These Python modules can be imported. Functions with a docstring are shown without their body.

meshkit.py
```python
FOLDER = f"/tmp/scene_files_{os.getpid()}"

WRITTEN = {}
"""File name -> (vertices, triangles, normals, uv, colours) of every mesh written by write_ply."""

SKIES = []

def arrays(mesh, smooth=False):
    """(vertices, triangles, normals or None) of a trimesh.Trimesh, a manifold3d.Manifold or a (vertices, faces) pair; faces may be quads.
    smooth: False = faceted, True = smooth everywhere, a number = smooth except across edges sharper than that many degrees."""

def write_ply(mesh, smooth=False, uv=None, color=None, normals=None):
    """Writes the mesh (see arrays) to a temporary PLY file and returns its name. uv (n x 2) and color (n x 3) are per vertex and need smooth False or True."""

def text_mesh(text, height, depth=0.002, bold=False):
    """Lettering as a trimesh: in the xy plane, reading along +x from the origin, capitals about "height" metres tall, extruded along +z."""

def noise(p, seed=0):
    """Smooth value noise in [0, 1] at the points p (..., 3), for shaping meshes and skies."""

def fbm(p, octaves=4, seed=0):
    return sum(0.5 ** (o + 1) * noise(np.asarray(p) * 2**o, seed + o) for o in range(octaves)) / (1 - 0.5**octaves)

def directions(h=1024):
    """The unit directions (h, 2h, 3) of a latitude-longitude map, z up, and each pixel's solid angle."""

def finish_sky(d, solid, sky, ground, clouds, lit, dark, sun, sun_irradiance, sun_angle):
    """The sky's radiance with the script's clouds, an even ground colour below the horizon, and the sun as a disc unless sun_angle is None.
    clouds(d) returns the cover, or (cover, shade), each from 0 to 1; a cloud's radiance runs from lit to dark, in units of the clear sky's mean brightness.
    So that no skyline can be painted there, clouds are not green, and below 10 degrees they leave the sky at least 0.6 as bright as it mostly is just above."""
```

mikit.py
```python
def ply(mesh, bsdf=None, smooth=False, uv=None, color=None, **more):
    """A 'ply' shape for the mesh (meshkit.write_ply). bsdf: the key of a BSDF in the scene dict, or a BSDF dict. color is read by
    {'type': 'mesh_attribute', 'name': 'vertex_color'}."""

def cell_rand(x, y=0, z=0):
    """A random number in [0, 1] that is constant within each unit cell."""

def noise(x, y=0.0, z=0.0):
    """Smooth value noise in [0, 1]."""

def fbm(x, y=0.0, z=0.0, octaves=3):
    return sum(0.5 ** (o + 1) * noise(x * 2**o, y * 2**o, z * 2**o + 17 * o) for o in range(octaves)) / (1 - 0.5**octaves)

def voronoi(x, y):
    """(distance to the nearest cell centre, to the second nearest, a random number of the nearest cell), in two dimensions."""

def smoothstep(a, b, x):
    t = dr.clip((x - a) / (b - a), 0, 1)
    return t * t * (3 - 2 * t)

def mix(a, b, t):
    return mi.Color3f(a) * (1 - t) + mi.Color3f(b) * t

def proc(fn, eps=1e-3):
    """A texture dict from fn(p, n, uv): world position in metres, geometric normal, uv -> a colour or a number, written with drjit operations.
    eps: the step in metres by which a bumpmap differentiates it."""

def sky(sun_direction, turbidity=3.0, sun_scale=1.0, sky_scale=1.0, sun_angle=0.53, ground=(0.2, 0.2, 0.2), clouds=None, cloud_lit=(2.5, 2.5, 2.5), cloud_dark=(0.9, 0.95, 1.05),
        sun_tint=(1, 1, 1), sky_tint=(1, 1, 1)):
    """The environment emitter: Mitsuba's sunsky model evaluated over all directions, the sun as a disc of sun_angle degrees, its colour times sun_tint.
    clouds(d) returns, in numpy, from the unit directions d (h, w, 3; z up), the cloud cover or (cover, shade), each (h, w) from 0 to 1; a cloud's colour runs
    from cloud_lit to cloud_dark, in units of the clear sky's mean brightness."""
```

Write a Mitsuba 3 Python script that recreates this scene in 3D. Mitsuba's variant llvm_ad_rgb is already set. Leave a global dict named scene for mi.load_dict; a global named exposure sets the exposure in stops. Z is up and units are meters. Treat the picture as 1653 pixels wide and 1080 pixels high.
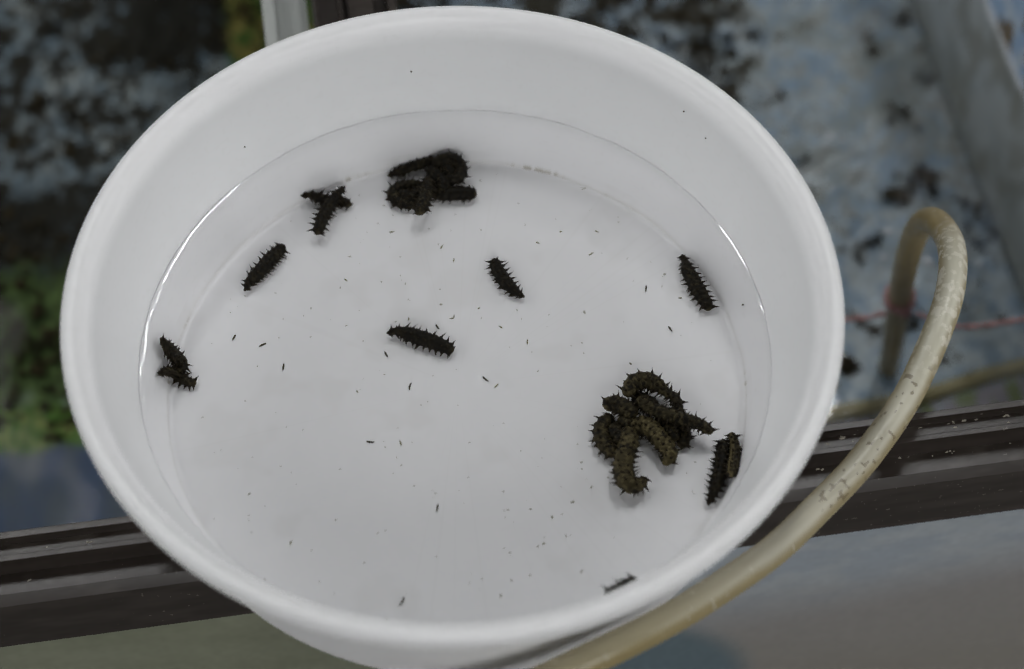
import math
import numpy as np
import trimesh
import shapely.geometry as sg
import drjit as dr
import mitsuba as mi
import mikit
from mikit import proc, noise, fbm, voronoi, smoothstep, mix, cell_rand
import meshkit

# ---------------------------------------------------------------- camera, light, exposure
scene, labels = {}, {}
ZR = 0.90                                             # height of the bowl's rim above the ground
PITCH = math.radians(55.29)
EYE = np.array([0.0226, -0.4325, 0.5908 + ZR])
FWD = np.array([0, math.cos(PITCH), -math.sin(PITCH)])
scene['camera'] = {'type': 'thinlens', 'fov': 30.0, 'fov_axis': 'x', 'aperture_radius': 0.0072, 'focus_distance': 0.80,
                   'near_clip': 0.02, 'far_clip': 200.0,
                   'to_world': mi.ScalarTransform4f().look_at(origin=EYE.tolist(), target=(EYE + FWD).tolist(), up=[0, 0, 1])}
LAMPS = [  # centre, size (across, along), aim, brightness, text
    ('strip_lamp', (-0.88, 1.20, ZR + 2.4), (0.19, 0.50), (-0.88, 1.20, ZR), 25.0, 'short white strip lamp above the left half of the tank'),
    ('strip_lamp_001', (0.63, 1.13, ZR + 2.4), (0.18, 0.46), (0.63, 1.13, ZR), 22.0, 'short white strip lamp above the right half of the tank, nearer the viewer'),
    ('strip_lamp_002', (0.63, 1.68, ZR + 2.4), (0.18, 0.44), (0.63, 1.68, ZR), 22.0, 'short white strip lamp above the right half of the tank, farther from the viewer'),
    ('added_panel', (-2.2, 0.3, ZR + 1.15), (1.1, 3.0), (0.0, 0.3, ZR), 1.2, 'large white panel lamp on posts beyond the left end of the tank'),  # added out of view, stands in for daylight from the left
    ('added_panel_001', (2.2, 0.3, ZR + 1.15), (1.1, 3.0), (0.0, 0.3, ZR), 1.2, 'large white panel lamp on posts beyond the right end of the tank'),  # added out of view, stands in for daylight from the right
    ('added_panel_002', (0.5, -2.4, ZR + 1.3), (1.1, 1.8), (0.5, 0.0, ZR), 3.0, 'large white panel lamp on posts in front of the tank'),  # added fill to brighten the front wall, no lamp known there
]
LAMP_TINT = np.array([0.993, 1.0, 1.004])
exposure = 0.45

# ---------------------------------------------------------------- helpers
def numbered(name):
    used = {k.split('__')[0] for k in scene} | set(labels)
    if name not in used:
        return name
    i = 1
    while f'{name}_{i:03d}' in used:
        i += 1
    return f'{name}_{i:03d}'


def put(key, mesh, bsdf, smooth=False, **more):
    scene[key] = mikit.ply(mesh, bsdf, smooth=smooth, **more)
    return key


def tag(key, label, category, group=None, kind=None):
    labels[key] = {'label': label}
    if category:
        labels[key]['category'] = category
    if group:
        labels[key]['group'] = group
    if kind:
        labels[key]['kind'] = kind


ANG = math.radians(8.6)                               # the tank stands turned by this much
UX, VX = np.array([math.cos(ANG), math.sin(ANG), 0]), np.array([-math.sin(ANG), math.cos(ANG), 0])


def W(u, v, z):
    """A point from tank coordinates (along the rail, away from the viewer, height relative to the bowl's rim)."""
    u, v, z = np.broadcast_arrays(np.asarray(u, float), v, z)
    return u[..., None] * UX + v[..., None] * VX + np.stack([0 * z, 0 * z, z + ZR], -1)


def box_uv(u0, u1, v0, v1, z0, z1, bevel=0.0):
    p = sg.box(u0, v0, u1, v1)
    if bevel:
        p = p.buffer(-bevel).buffer(bevel, quad_segs=2)
    m = trimesh.creation.extrude_polygon(p, z1 - z0, engine='earcut')
    m.vertices = W(m.vertices[:, 0], m.vertices[:, 1], m.vertices[:, 2] + z0)
    return m


def extrude_profile(pts, along, a0, a1, top):
    """A closed profile swept straight: along='u' takes (v, z) points, along='v' takes (u, z) points."""
    p = sg.Polygon(pts).buffer(-0.0003).buffer(0.0003, quad_segs=2)
    m = trimesh.creation.extrude_polygon(p, a1 - a0, engine='earcut')
    c, z, s = m.vertices[:, 0].copy(), m.vertices[:, 1].copy(), m.vertices[:, 2].copy() + a0
    m.vertices = W(s, c, z + top) if along == 'u' else W(c, s, z + top)
    m.fix_normals()
    return m


def revolve(profile, n=288):
    """profile: (r, z) from the axis round to the axis again."""
    r, z = np.array(profile, float).T
    th = np.linspace(0, 2 * np.pi, n, endpoint=False)
    v = np.stack([r[:, None] * np.cos(th), r[:, None] * np.sin(th), np.repeat(z[:, None], n, 1)], -1).reshape(-1, 3)
    i, j = np.meshgrid(np.arange(len(r) - 1), np.arange(n), indexing='ij')
    a, b, c, d = i * n + j, i * n + (j + 1) % n, (i + 1) * n + (j + 1) % n, (i + 1) * n + j
    f = np.concatenate([np.stack([a, b, c], -1).reshape(-1, 3), np.stack([a, c, d], -1).reshape(-1, 3)])
    m = trimesh.Trimesh(v, f, process=True)
    m.update_faces(m.nondegenerate_faces())
    m.fix_normals()
    return m


def catmull(P, per):
    P = np.asarray(P, float)
    Q = np.vstack([2 * P[0] - P[1], P, 2 * P[-1] - P[-2]])
    out = []
    for i in range(1, len(Q) - 2):
        t = np.linspace(0, 1, per, endpoint=False)[:, None]
        a, b, c, d = Q[i - 1:i + 3]
        out.append(0.5 * (2 * b + (c - a) * t + (2 * a - 5 * b + 4 * c - d) * t**2 + (3 * b - a - 3 * c + d) * t**3))
    return np.vstack(out + [P[-1:]])


def resample(P, n):
    s = np.r_[0, np.cumsum(np.linalg.norm(np.diff(P[:, :3], axis=0), axis=1))]
    t = np.linspace(0, s[-1], n)
    return np.stack([np.interp(t, s, P[:, k]) for k in range(P.shape[1])], -1), s[-1]


def frames(C):
    T = np.gradient(C, axis=0)
    T /= np.linalg.norm(T, axis=1, keepdims=True)
    L = np.cross(T, [0, 0, 1.0])
    L /= np.maximum(np.linalg.norm(L, axis=1, keepdims=True), 1e-9)
    return T, L, np.cross(L, T)


def tube(C, R, n=20, frame=None):
    """A capped tube round the points C with radii R (len(C), or (len(C), n)); returns mesh and per-vertex (ring, angle)."""
    T, L, U = frame or frames(C)
    th = np.linspace(0, 2 * np.pi, n, endpoint=False)
    R = np.asarray(R, float)
    R = np.broadcast_to(R[:, None] if R.ndim == 1 else R, (len(C), n))
    v = C[:, None] + R[..., None] * (np.cos(th)[None, :, None] * L[:, None] + np.sin(th)[None, :, None] * U[:, None])
    m = len(C)
    i, j = np.meshgrid(np.arange(m - 1), np.arange(n), indexing='ij')
    a, b, c, d = i * n + j, i * n + (j + 1) % n, (i + 1) * n + (j + 1) % n, (i + 1) * n + j
    k = np.arange(n)
    f = np.concatenate([np.stack([a, b, c], -1).reshape(-1, 3), np.stack([a, c, d], -1).reshape(-1, 3),
                        np.stack([np.full(n, m * n), (k + 1) % n, k], -1), np.stack([np.full(n, m * n + 1), (m - 1) * n + k, (m - 1) * n + (k + 1) % n], -1)])
    v = np.vstack([v.reshape(-1, 3), C[:1], C[-1:]])
    s, an = np.meshgrid(np.linspace(0, 1, m), th, indexing='ij')
    sa = np.vstack([np.stack([s, an], -1).reshape(-1, 2), [[0, 0], [1, 0]]])
    mesh = trimesh.Trimesh(v, f, process=False)
    if mesh.volume < 0:
        mesh.faces = mesh.faces[:, ::-1]
    return mesh, sa


def uvz(p):
    """Tank coordinates of shading points."""
    return p.x * UX[0] + p.y * UX[1], p.x * VX[0] + p.y * VX[1], p.z - ZR


# ---------------------------------------------------------------- materials
def bowl_colour(p, n, uv):
    r = dr.sqrt(p.x * p.x + p.y * p.y)
    z = p.z - ZR
    an = dr.atan2(p.y, p.x)
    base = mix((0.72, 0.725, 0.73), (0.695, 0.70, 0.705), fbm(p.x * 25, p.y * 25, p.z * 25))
    base = mix(base, (0.90, 0.90, 0.905), smoothstep(-0.012, -0.004, z))          # brighter rim, dimmer inside: the contrast of light is painted in
    base = mix(base, (0.78, 0.78, 0.79), smoothstep(-0.040, -0.050, z))  # part under water lifted: brightness painted into the colour
    # a thin brown deposit in the corner between floor and wall
    ring = dr.exp(-dr.square((r - 0.1192 + 0.0006 * (noise(an * 9, 3.0) - 0.5)) / 0.00045)) * dr.select(z < -0.064, 1.0, 0.0)
    dirt = ring * (0.10 + 0.5 * smoothstep(0.50, 0.75, noise(an * 7 + 40, 1.0)) * smoothstep(0.35, 0.65, noise(an * 90, 5.0)))
    # faint scum on the floor, and a few marks on the wall
    scum = smoothstep(0.55, 0.8, fbm(p.x * 60, p.y * 60, 3.0)) * 0.05 * dr.select(z < -0.064, 1.0, 0.0)
    mark = smoothstep(0.80, 0.86, noise(an * 60, z * 700)) * 0.02
    return mix(base, (0.22, 0.19, 0.11), dr.clip(dirt + scum + mark, 0, 1))


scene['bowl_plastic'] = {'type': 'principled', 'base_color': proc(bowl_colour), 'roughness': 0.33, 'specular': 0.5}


def rail_colour(p, n, uv):
    u, v, z = uvz(p)
    streak = fbm(u * 30, v * 110, z * 110)
    c = mix((0.029, 0.023, 0.019), (0.042, 0.034, 0.029), smoothstep(0.3, 0.75, streak))
    dust = smoothstep(0.52, 0.8, fbm(u * 60, v * 120, z * 120)) * smoothstep(0.35, 0.6, noise(u * 17, v * 20))
    c = mix(c, (0.12, 0.105, 0.09), 0.40 * dust * smoothstep(0.2, 0.8, n.z))
    spots = smoothstep(0.91, 0.96, noise(u * 650, v * 900, z * 500)) * smoothstep(0.55, 0.7, noise(u * 40, v * 60, 7.0))
    return mix(c, (0.30, 0.27, 0.22), 0.35 * spots)


scene['bronze_aluminium'] = {'type': 'principled', 'base_color': proc(rail_colour), 'roughness': 0.34, 'specular': 0.45}
scene['lime_crust'] = {'type': 'principled', 'base_color': {'type': 'rgb', 'value': [0.36, 0.33, 0.27]}, 'roughness': 0.9}


def floor_right(u, v):
    n1 = fbm(u * 120, v * 120, 1.0, octaves=4)
    n2 = fbm(u * 36, v * 36, 9.0, octaves=4)
    n3 = fbm(u * 300, v * 300, 4.0, octaves=3)
    c = mix((0.33, 0.44, 0.55), (0.60, 0.69, 0.74), smoothstep(0.35, 0.65, n1))
    olive = smoothstep(0.40, 0.62, n2 * 0.55 + n3 * 0.45) * (0.35 + 0.65 * smoothstep(0.14, 0.36, v))
    c = mix(c, (0.38, 0.39, 0.32), 0.65 * olive)
    c = mix(c, (0.15, 0.13, 0.085), 0.70 * smoothstep(0.49, 0.64, n1 * 0.5 + n3 * 0.5) * smoothstep(0.18, 0.30, v))
    c = mix(c, (0.62, 0.68, 0.71), 0.5 * smoothstep(0.54, 0.68, n3 * 0.7 + n1 * 0.3))
    thr = 0.645 - 0.24 * smoothstep(0.30, 0.14, u - 0.35 * (v - 0.44)) * smoothstep(0.30, 0.40, v)
    dark = smoothstep(thr, thr + 0.05, n2 * 0.62 + n1 * 0.25 + n3 * 0.13)
    c = mix(c, (0.045, 0.038, 0.022), 0.95 * dark)
    # the strip between the stained pipe and the front wall
    band = smoothstep(0.137, 0.131, v - 0.135 * (u - 0.25))
    st = noise(u * 150, v * 25)
    strip = mix((0.34, 0.32, 0.36), (0.22, 0.27, 0.13), smoothstep(0.35, 0.6, st))
    return mix(c, mix(strip, (0.38, 0.41, 0.44), smoothstep(0.6, 0.75, noise(u * 110 + 50, v * 40))), band)


def floor_left(u, v):
    n1 = fbm(u * 130, v * 95, 2.0, octaves=4)
    n2 = fbm(u * 55 + 9, v * 46, 5.0, octaves=4)
    n3 = fbm(u * 300, v * 250, 8.0, octaves=3)
    c = mix((0.12, 0.165, 0.195), (0.42, 0.46, 0.44), smoothstep(0.35, 0.62, n3 * 0.5 + n1 * 0.5))
    mid = smoothstep(0.47, 0.40, v) * smoothstep(0.30, 0.36, v)
    low = smoothstep(0.40, 0.355, v + 0.05 * (n2 - 0.5)) * smoothstep(0.285, 0.33, v)
    thr = 0.50 - 0.10 * low - 0.16 * smoothstep(-0.20, -0.15, u) * smoothstep(0.465, 0.49, v) + 0.0 * mid
    dark = smoothstep(thr, thr + 0.06, n1 * 0.35 + n2 * 0.4 + n3 * 0.25)
    thr = thr + 0.10 * (fbm(u * 9 + 3, v * 9, 12.0) - 0.5)
    dark = smoothstep(thr - 0.015, thr + 0.04, n1 * 0.40 + n2 * 0.22 + n3 * 0.38)
    c = mix(c, (0.014, 0.013, 0.008), dr.clip(0.98 * dark + 0.80 * low, 0, 0.985))
    green = smoothstep(0.335, 0.30, v + 0.03 * (n2 - 0.5))
    g = mix((0.026, 0.045, 0.013), (0.090, 0.145, 0.045), smoothstep(0.30, 0.68, n1 * 0.5 + n3 * 0.5))
    g = mix(g, (0.24, 0.30, 0.26), 0.7 * smoothstep(0.50, 0.68, n2) * smoothstep(0.24, 0.21, v))
    g = mix(g, mix((0.08, 0.18, 0.03), (0.24, 0.28, 0.09), smoothstep(0.35, 0.70, n3)), 0.85 * smoothstep(0.228, 0.205, v + 0.02 * (n2 - 0.5)))
    c = mix(c, g, green)
    c = mix(c, mix((0.05, 0.11, 0.02), (0.20, 0.18, 0.05), smoothstep(0.4, 0.7, n1)), smoothstep(-0.103, -0.093, u))   # green film beside the partition
    clean = smoothstep(0.189, 0.181, v + 0.006 * (noise(u * 60, 2.0) - 0.5))
    b = mix((0.080, 0.110, 0.175), (0.105, 0.128, 0.155), smoothstep(0.3, 0.75, fbm(u * 90, v * 22, 6.0)))
    return mix(c, b, clean)


def tank_floor_colour(p, n, uv):
    u, v, z = uvz(p)
    return dr.select(u > -0.02, floor_right(u, v), floor_left(u, v))


scene['algae_floor'] = {'type': 'principled', 'base_color': proc(tank_floor_colour), 'roughness': 0.8, 'specular': 0.2}


def side_wall_colour(p, n, uv):
    u, v, z = uvz(p)
    sub = mix((0.31, 0.33, 0.31), (0.42, 0.45, 0.45), smoothstep(0.35, 0.65, fbm(v * 22, z * 30, 1.0)))
    sub = mix(sub, (0.18, 0.17, 0.12), 0.5 * smoothstep(0.52, 0.7, fbm(v * 60, z * 40, 5.0)))
    dry = mix((0.30, 0.42, 0.58), (0.55, 0.60, 0.64), smoothstep(0.4, 0.65, fbm(v * 60, z * 60, 3.0)))
    dry = mix(dry, (0.16, 0.11, 0.05), smoothstep(0.56, 0.64, fbm(v * 70 + 5, z * 70, 8.0)))
    return mix(sub, dry, smoothstep(-0.262, -0.258, z + 0.004 * (noise(v * 60, 1.0) - 0.5)))


scene['painted_wall'] = {'type': 'principled', 'base_color': proc(side_wall_colour), 'roughness': 0.6, 'specular': 0.3}


def front_wall_colour(p, n, uv):
    u, v, z = uvz(p)
    wob = fbm(u * 9, z * 30, 2.0) - 0.5
    c = mix((0.30, 0.29, 0.285), (0.27, 0.255, 0.225), smoothstep(-0.2, -0.32, z + 0.05 * wob))
    scrape = smoothstep(-0.235 + 0.12 * (u - 0.15), -0.175 + 0.12 * (u - 0.15), z + 0.02 * wob)
    c = mix(c, mix((0.36, 0.41, 0.46), (0.42, 0.46, 0.49), smoothstep(0.35, 0.75, fbm(u * 50, z * 110, 6.0))), scrape * 0.9)
    c = mix(c, mix((0.22, 0.235, 0.165), (0.27, 0.285, 0.21), fbm(u * 30, z * 60, 4.0)), smoothstep(0.06, -0.04, u))
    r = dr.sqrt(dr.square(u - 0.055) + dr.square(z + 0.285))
    c = mix(c, (0.11, 0.165, 0.195), 0.9 * smoothstep(0.086, 0.066, r))          # teal patch painted in for the tank interior behind the pane
    return c * (0.94 + 0.12 * fbm(u * 300, z * 300, 1.0))


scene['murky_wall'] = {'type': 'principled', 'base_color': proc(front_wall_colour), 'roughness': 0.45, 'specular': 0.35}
scene['grey_plastic'] = {'type': 'principled', 'roughness': 0.4, 'specular': 0.4,
                         'base_color': proc(lambda p, n, uv: mix((0.44, 0.47, 0.45), (0.56, 0.58, 0.56), fbm(p.x * 40, p.y * 12, p.z * 40)))}
scene['concrete'] = {'type': 'principled', 'roughness': 0.9,
                     'base_color': proc(lambda p, n, uv: mix((0.16, 0.16, 0.15), (0.26, 0.25, 0.24), fbm(p.x * 4, p.y * 4, 0.0, octaves=5)))}
scene['clear_water'] = {'type': 'thindielectric', 'int_ior': 1.333, 'ext_ior': 1.0}
scene['cucumber_skin'] = {'type': 'principled', 'base_color': {'type': 'mesh_attribute', 'name': 'vertex_color'}, 'roughness': 0.6, 'specular': 0.12}
scene['dark_grain'] = {'type': 'principled', 'base_color': {'type': 'rgb', 'value': [0.040, 0.037, 0.018]}, 'roughness': 0.8}
scene['olive_grain'] = {'type': 'principled', 'base_color': {'type': 'rgb', 'value': [0.16, 0.15, 0.07]}, 'roughness': 0.8}
scene['pale_grain'] = {'type': 'principled', 'base_color': {'type': 'rgb', 'value': [0.34, 0.33, 0.29]}, 'roughness': 0.8}
scene['weed_skin'] = {'type': 'principled', 'roughness': 0.85, 'specular': 0.15,
                      'base_color': proc(lambda p, n, uv: mix((0.018, 0.016, 0.009), (0.055, 0.042, 0.020), smoothstep(0.3, 0.7, fbm(p.x * 150, p.y * 150, p.z * 150))))}
scene['cord_fibre'] = {'type': 'principled', 'roughness': 0.7,
                      'base_color': proc(lambda p, n, uv: mix((0.50, 0.25, 0.24), (0.62, 0.38, 0.37), fbm(p.x * 220, p.y * 220, p.z * 220)))}
scene['foam_glint'] = {'type': 'principled', 'base_color': {'type': 'rgb', 'value': [0.55, 0.58, 0.61]}, 'roughness': 0.25}  # pale colour carries the glints of the bubbles and the waterline


def pipe_colour(p, n, uv):
    u, v, z = uvz(p)
    c = mix((0.36, 0.31, 0.15), (0.46, 0.42, 0.27), fbm(u * 70, v * 70, z * 70))
    return mix(c, (0.20, 0.17, 0.07), smoothstep(0.55, 0.75, fbm(u * 50 + 3, v * 90, 2.0)))


scene['stained_pipe'] = {'type': 'principled', 'base_color': proc(pipe_colour), 'roughness': 0.7}


def hose_colour(p, n, uv):
    s, a = uv.x, uv.y                                       # s: metres along the hose, a: turns round it (0.25 = top)
    milk = mix((0.51, 0.48, 0.37), (0.57, 0.545, 0.44), fbm(s * 60, a * 6, 1.0))
    milk = mix(milk, (0.62, 0.60, 0.48), 0.8 * smoothstep(0.16, 0.22, s))
    lowend = smoothstep(0.13, 0.02, s)
    milk = mix(milk, (0.36, 0.31, 0.18), 0.8 * lowend)
    # edge darkening of a translucent tube, painted yellow-brown along both flanks
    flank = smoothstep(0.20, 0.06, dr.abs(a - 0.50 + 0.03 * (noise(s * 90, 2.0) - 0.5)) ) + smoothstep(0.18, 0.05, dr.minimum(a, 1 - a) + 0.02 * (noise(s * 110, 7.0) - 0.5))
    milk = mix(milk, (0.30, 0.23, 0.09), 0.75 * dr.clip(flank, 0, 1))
    # olive film in the bend and in the hanging leg
    bend = smoothstep(0.272, 0.312, s + 0.012 * (fbm(s * 90, a * 5, 3.0) - 0.5))
    milk = mix(milk, mix((0.23, 0.165, 0.055), (0.34, 0.26, 0.11), fbm(s * 80, a * 5, 9.0)), 0.92 * bend)
    # white scale before the bend
    zone = smoothstep(0.205, 0.235, s) * smoothstep(0.312, 0.285, s)
    scale = smoothstep(0.50, 0.64, fbm(s * 420, a * 16, 5.0, octaves=4)) * zone
    milk = mix(milk, (0.80, 0.77, 0.66), 0.6 * scale)
    # dark spots and pale nicks along the lower run
    spot = smoothstep(0.80, 0.87, noise(s * 420, a * 24, 2.0)) * smoothstep(0.56, 0.68, noise(s * 24 + 0.4, 4.0)) * smoothstep(0.30, 0.27, s)
    milk = mix(milk, (0.15, 0.11, 0.06), 0.6 * spot)
    nick = smoothstep(0.84, 0.90, noise(s * 420, a * 9 + s * 160, 8.0)) * smoothstep(0.58, 0.68, noise(s * 30, 9.0))
    return mix(milk, (0.62, 0.59, 0.48), 0.45 * nick)


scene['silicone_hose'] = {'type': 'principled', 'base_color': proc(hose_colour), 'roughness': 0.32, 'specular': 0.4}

def lamp(key, centre, size, aim, level, text):
    c = np.array(centre)
    n = np.array(aim) - c
    n /= np.linalg.norm(n)
    y = np.array([1.0, 0, 0]) if abs(n[1]) > 0.5 else np.array([0, 1.0, 0])
    x = np.cross(y, n); x /= np.linalg.norm(x)
    M = np.eye(4); y = np.cross(n, x)
    M[:3, 0], M[:3, 1], M[:3, 2], M[:3, 3] = x, y, n, c
    face = trimesh.creation.box((size[0], size[1], 0.012))
    face.apply_transform(M)
    put(f'{key}__diffuser', face, 'lamp_white', emitter={'type': 'area', 'radiance': {'type': 'rgb', 'value': (LAMP_TINT * level).tolist()}})
    back = trimesh.creation.box((size[0] + 0.03, size[1] + 0.03, 0.05))
    back.apply_translation((0, 0, -0.032)); back.apply_transform(M)
    put(f'{key}__housing', back, 'lamp_white')
    for q, s in enumerate((-1, 1)):
        p = c + y * s * (size[1] / 2 + 0.02) - 0.03 * n
        post = trimesh.creation.cylinder(0.018, p[2] + 0.03, sections=16)
        post.apply_translation((p[0], p[1], (p[2] + 0.03) / 2))
        put(f'{key}__post' + ('' if q == 0 else f'_{q:03d}'), post, 'lamp_white', smooth=30)
    tag(key, text, 'lamp')


scene['lamp_white'] = {'type': 'principled', 'base_color': {'type': 'rgb', 'value': [0.7, 0.7, 0.7]}, 'roughness': 0.5}
for args in LAMPS:
    lamp(*args)

# ---------------------------------------------------------------- the setting: ground, tank, its water
g = trimesh.creation.box((60, 60, 0.2))
g.apply_translation((0, 0, -0.1))
put('ground', g, 'concrete')
tag('ground', 'grey concrete floor under the tank', None, kind='structure')

ZT, ZW, ZB = -0.0897, -0.26, -0.367                   # rail tops, tank water, tank floor (relative to the bowl's rim)
U0, U1, V1 = -0.78, 0.372, 1.00


def floor_mesh(u0, u1, v0, v1, step=0.004):
    us, vs = np.arange(u0, u1 + 1e-9, (u1 - u0) / round((u1 - u0) / step)), np.arange(v0, v1 + 1e-9, (v1 - v0) / round((v1 - v0) / step))
    A, B = np.meshgrid(us, vs, indexing='ij')
    P = np.stack([A * 45, B * 45, 0 * A], -1)
    h = 0.010 * (meshkit.fbm(P, 4, 3) - 0.5) + 0.004 * (meshkit.fbm(P * 4, 2, 5) - 0.5)
    flat = np.clip((B - 0.17) / 0.03, 0, 1)
    z = ZB + h * flat
    v = W(A, B, z).reshape(-1, 3)
    n, m = len(us), len(vs)
    i, j = np.meshgrid(np.arange(n - 1), np.arange(m - 1), indexing='ij')
    a, b, c, d = i * m + j, (i + 1) * m + j, (i + 1) * m + j + 1, i * m + j + 1
    f = np.concatenate([np.stack([a, b, c], -1).reshape(-1, 3), np.stack([a, c, d], -1).reshape(-1, 3)])
    # close it downwards into a slab
    edge = np.concatenate([np.arange(n) * m, (n - 1) * m + np.arange(1, m), (np.arange(n - 1)[::-1]) * m + m - 1, np.arange(1, m - 1)[::-1]])
    low = v[edge].copy()
    low[:, 2] = ZR + ZB - 0.02
    k, e = len(v), len(edge)
    q = np.arange(e)
    f = np.concatenate([f, np.stack([edge, k + q, k + (q + 1) % e], -1), np.stack([edge, k + (q + 1) % e, edge[(q + 1) % e]], -1),
                        np.stack([np.full(e, k + e), k + (q + 1) % e, k + q], -1)])
    return trimesh.Trimesh(np.vstack([v, low, low.mean(0)[None]]), f, process=False)


put('tank__floor', floor_mesh(U0, U1, -0.034, V1), 'algae_floor', smooth=True)
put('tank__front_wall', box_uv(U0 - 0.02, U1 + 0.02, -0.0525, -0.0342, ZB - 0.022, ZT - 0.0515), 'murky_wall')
put('tank__side_wall', box_uv(U1, U1 + 0.02, -0.034, V1, ZB - 0.022, ZT - 0.012), 'painted_wall')
put('tank__side_wall_001', box_uv(U0 - 0.02, U0, -0.034, V1, ZB - 0.022, ZT - 0.012), 'painted_wall')
put('tank__back_wall', box_uv(U0 - 0.02, U1 + 0.02, V1 + 0.0002, V1 + 0.02, ZB - 0.022, ZT - 0.012), 'painted_wall')
put('tank__partition', box_uv(-0.030, -0.012, -0.0338, V1 - 0.0003, ZB - 0.015, ZT - 0.0395), 'painted_wall')
put('tank__stand', box_uv(U0, U1, -0.030, V1 - 0.02, -ZR + 0.001, ZB - 0.0222), 'concrete')
tag('tank', 'shallow blue fish tank with algae covered floor under the white bowl', 'tank')
labels['tank__floor'] = {'label': 'blue tank floor overgrown with brown and green algae'}
labels['tank__front_wall'] = {'label': 'murky grey front wall of the tank below the rail'}
labels['tank__side_wall'] = {'label': 'grey right wall of the tank with a white waterline'}


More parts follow.
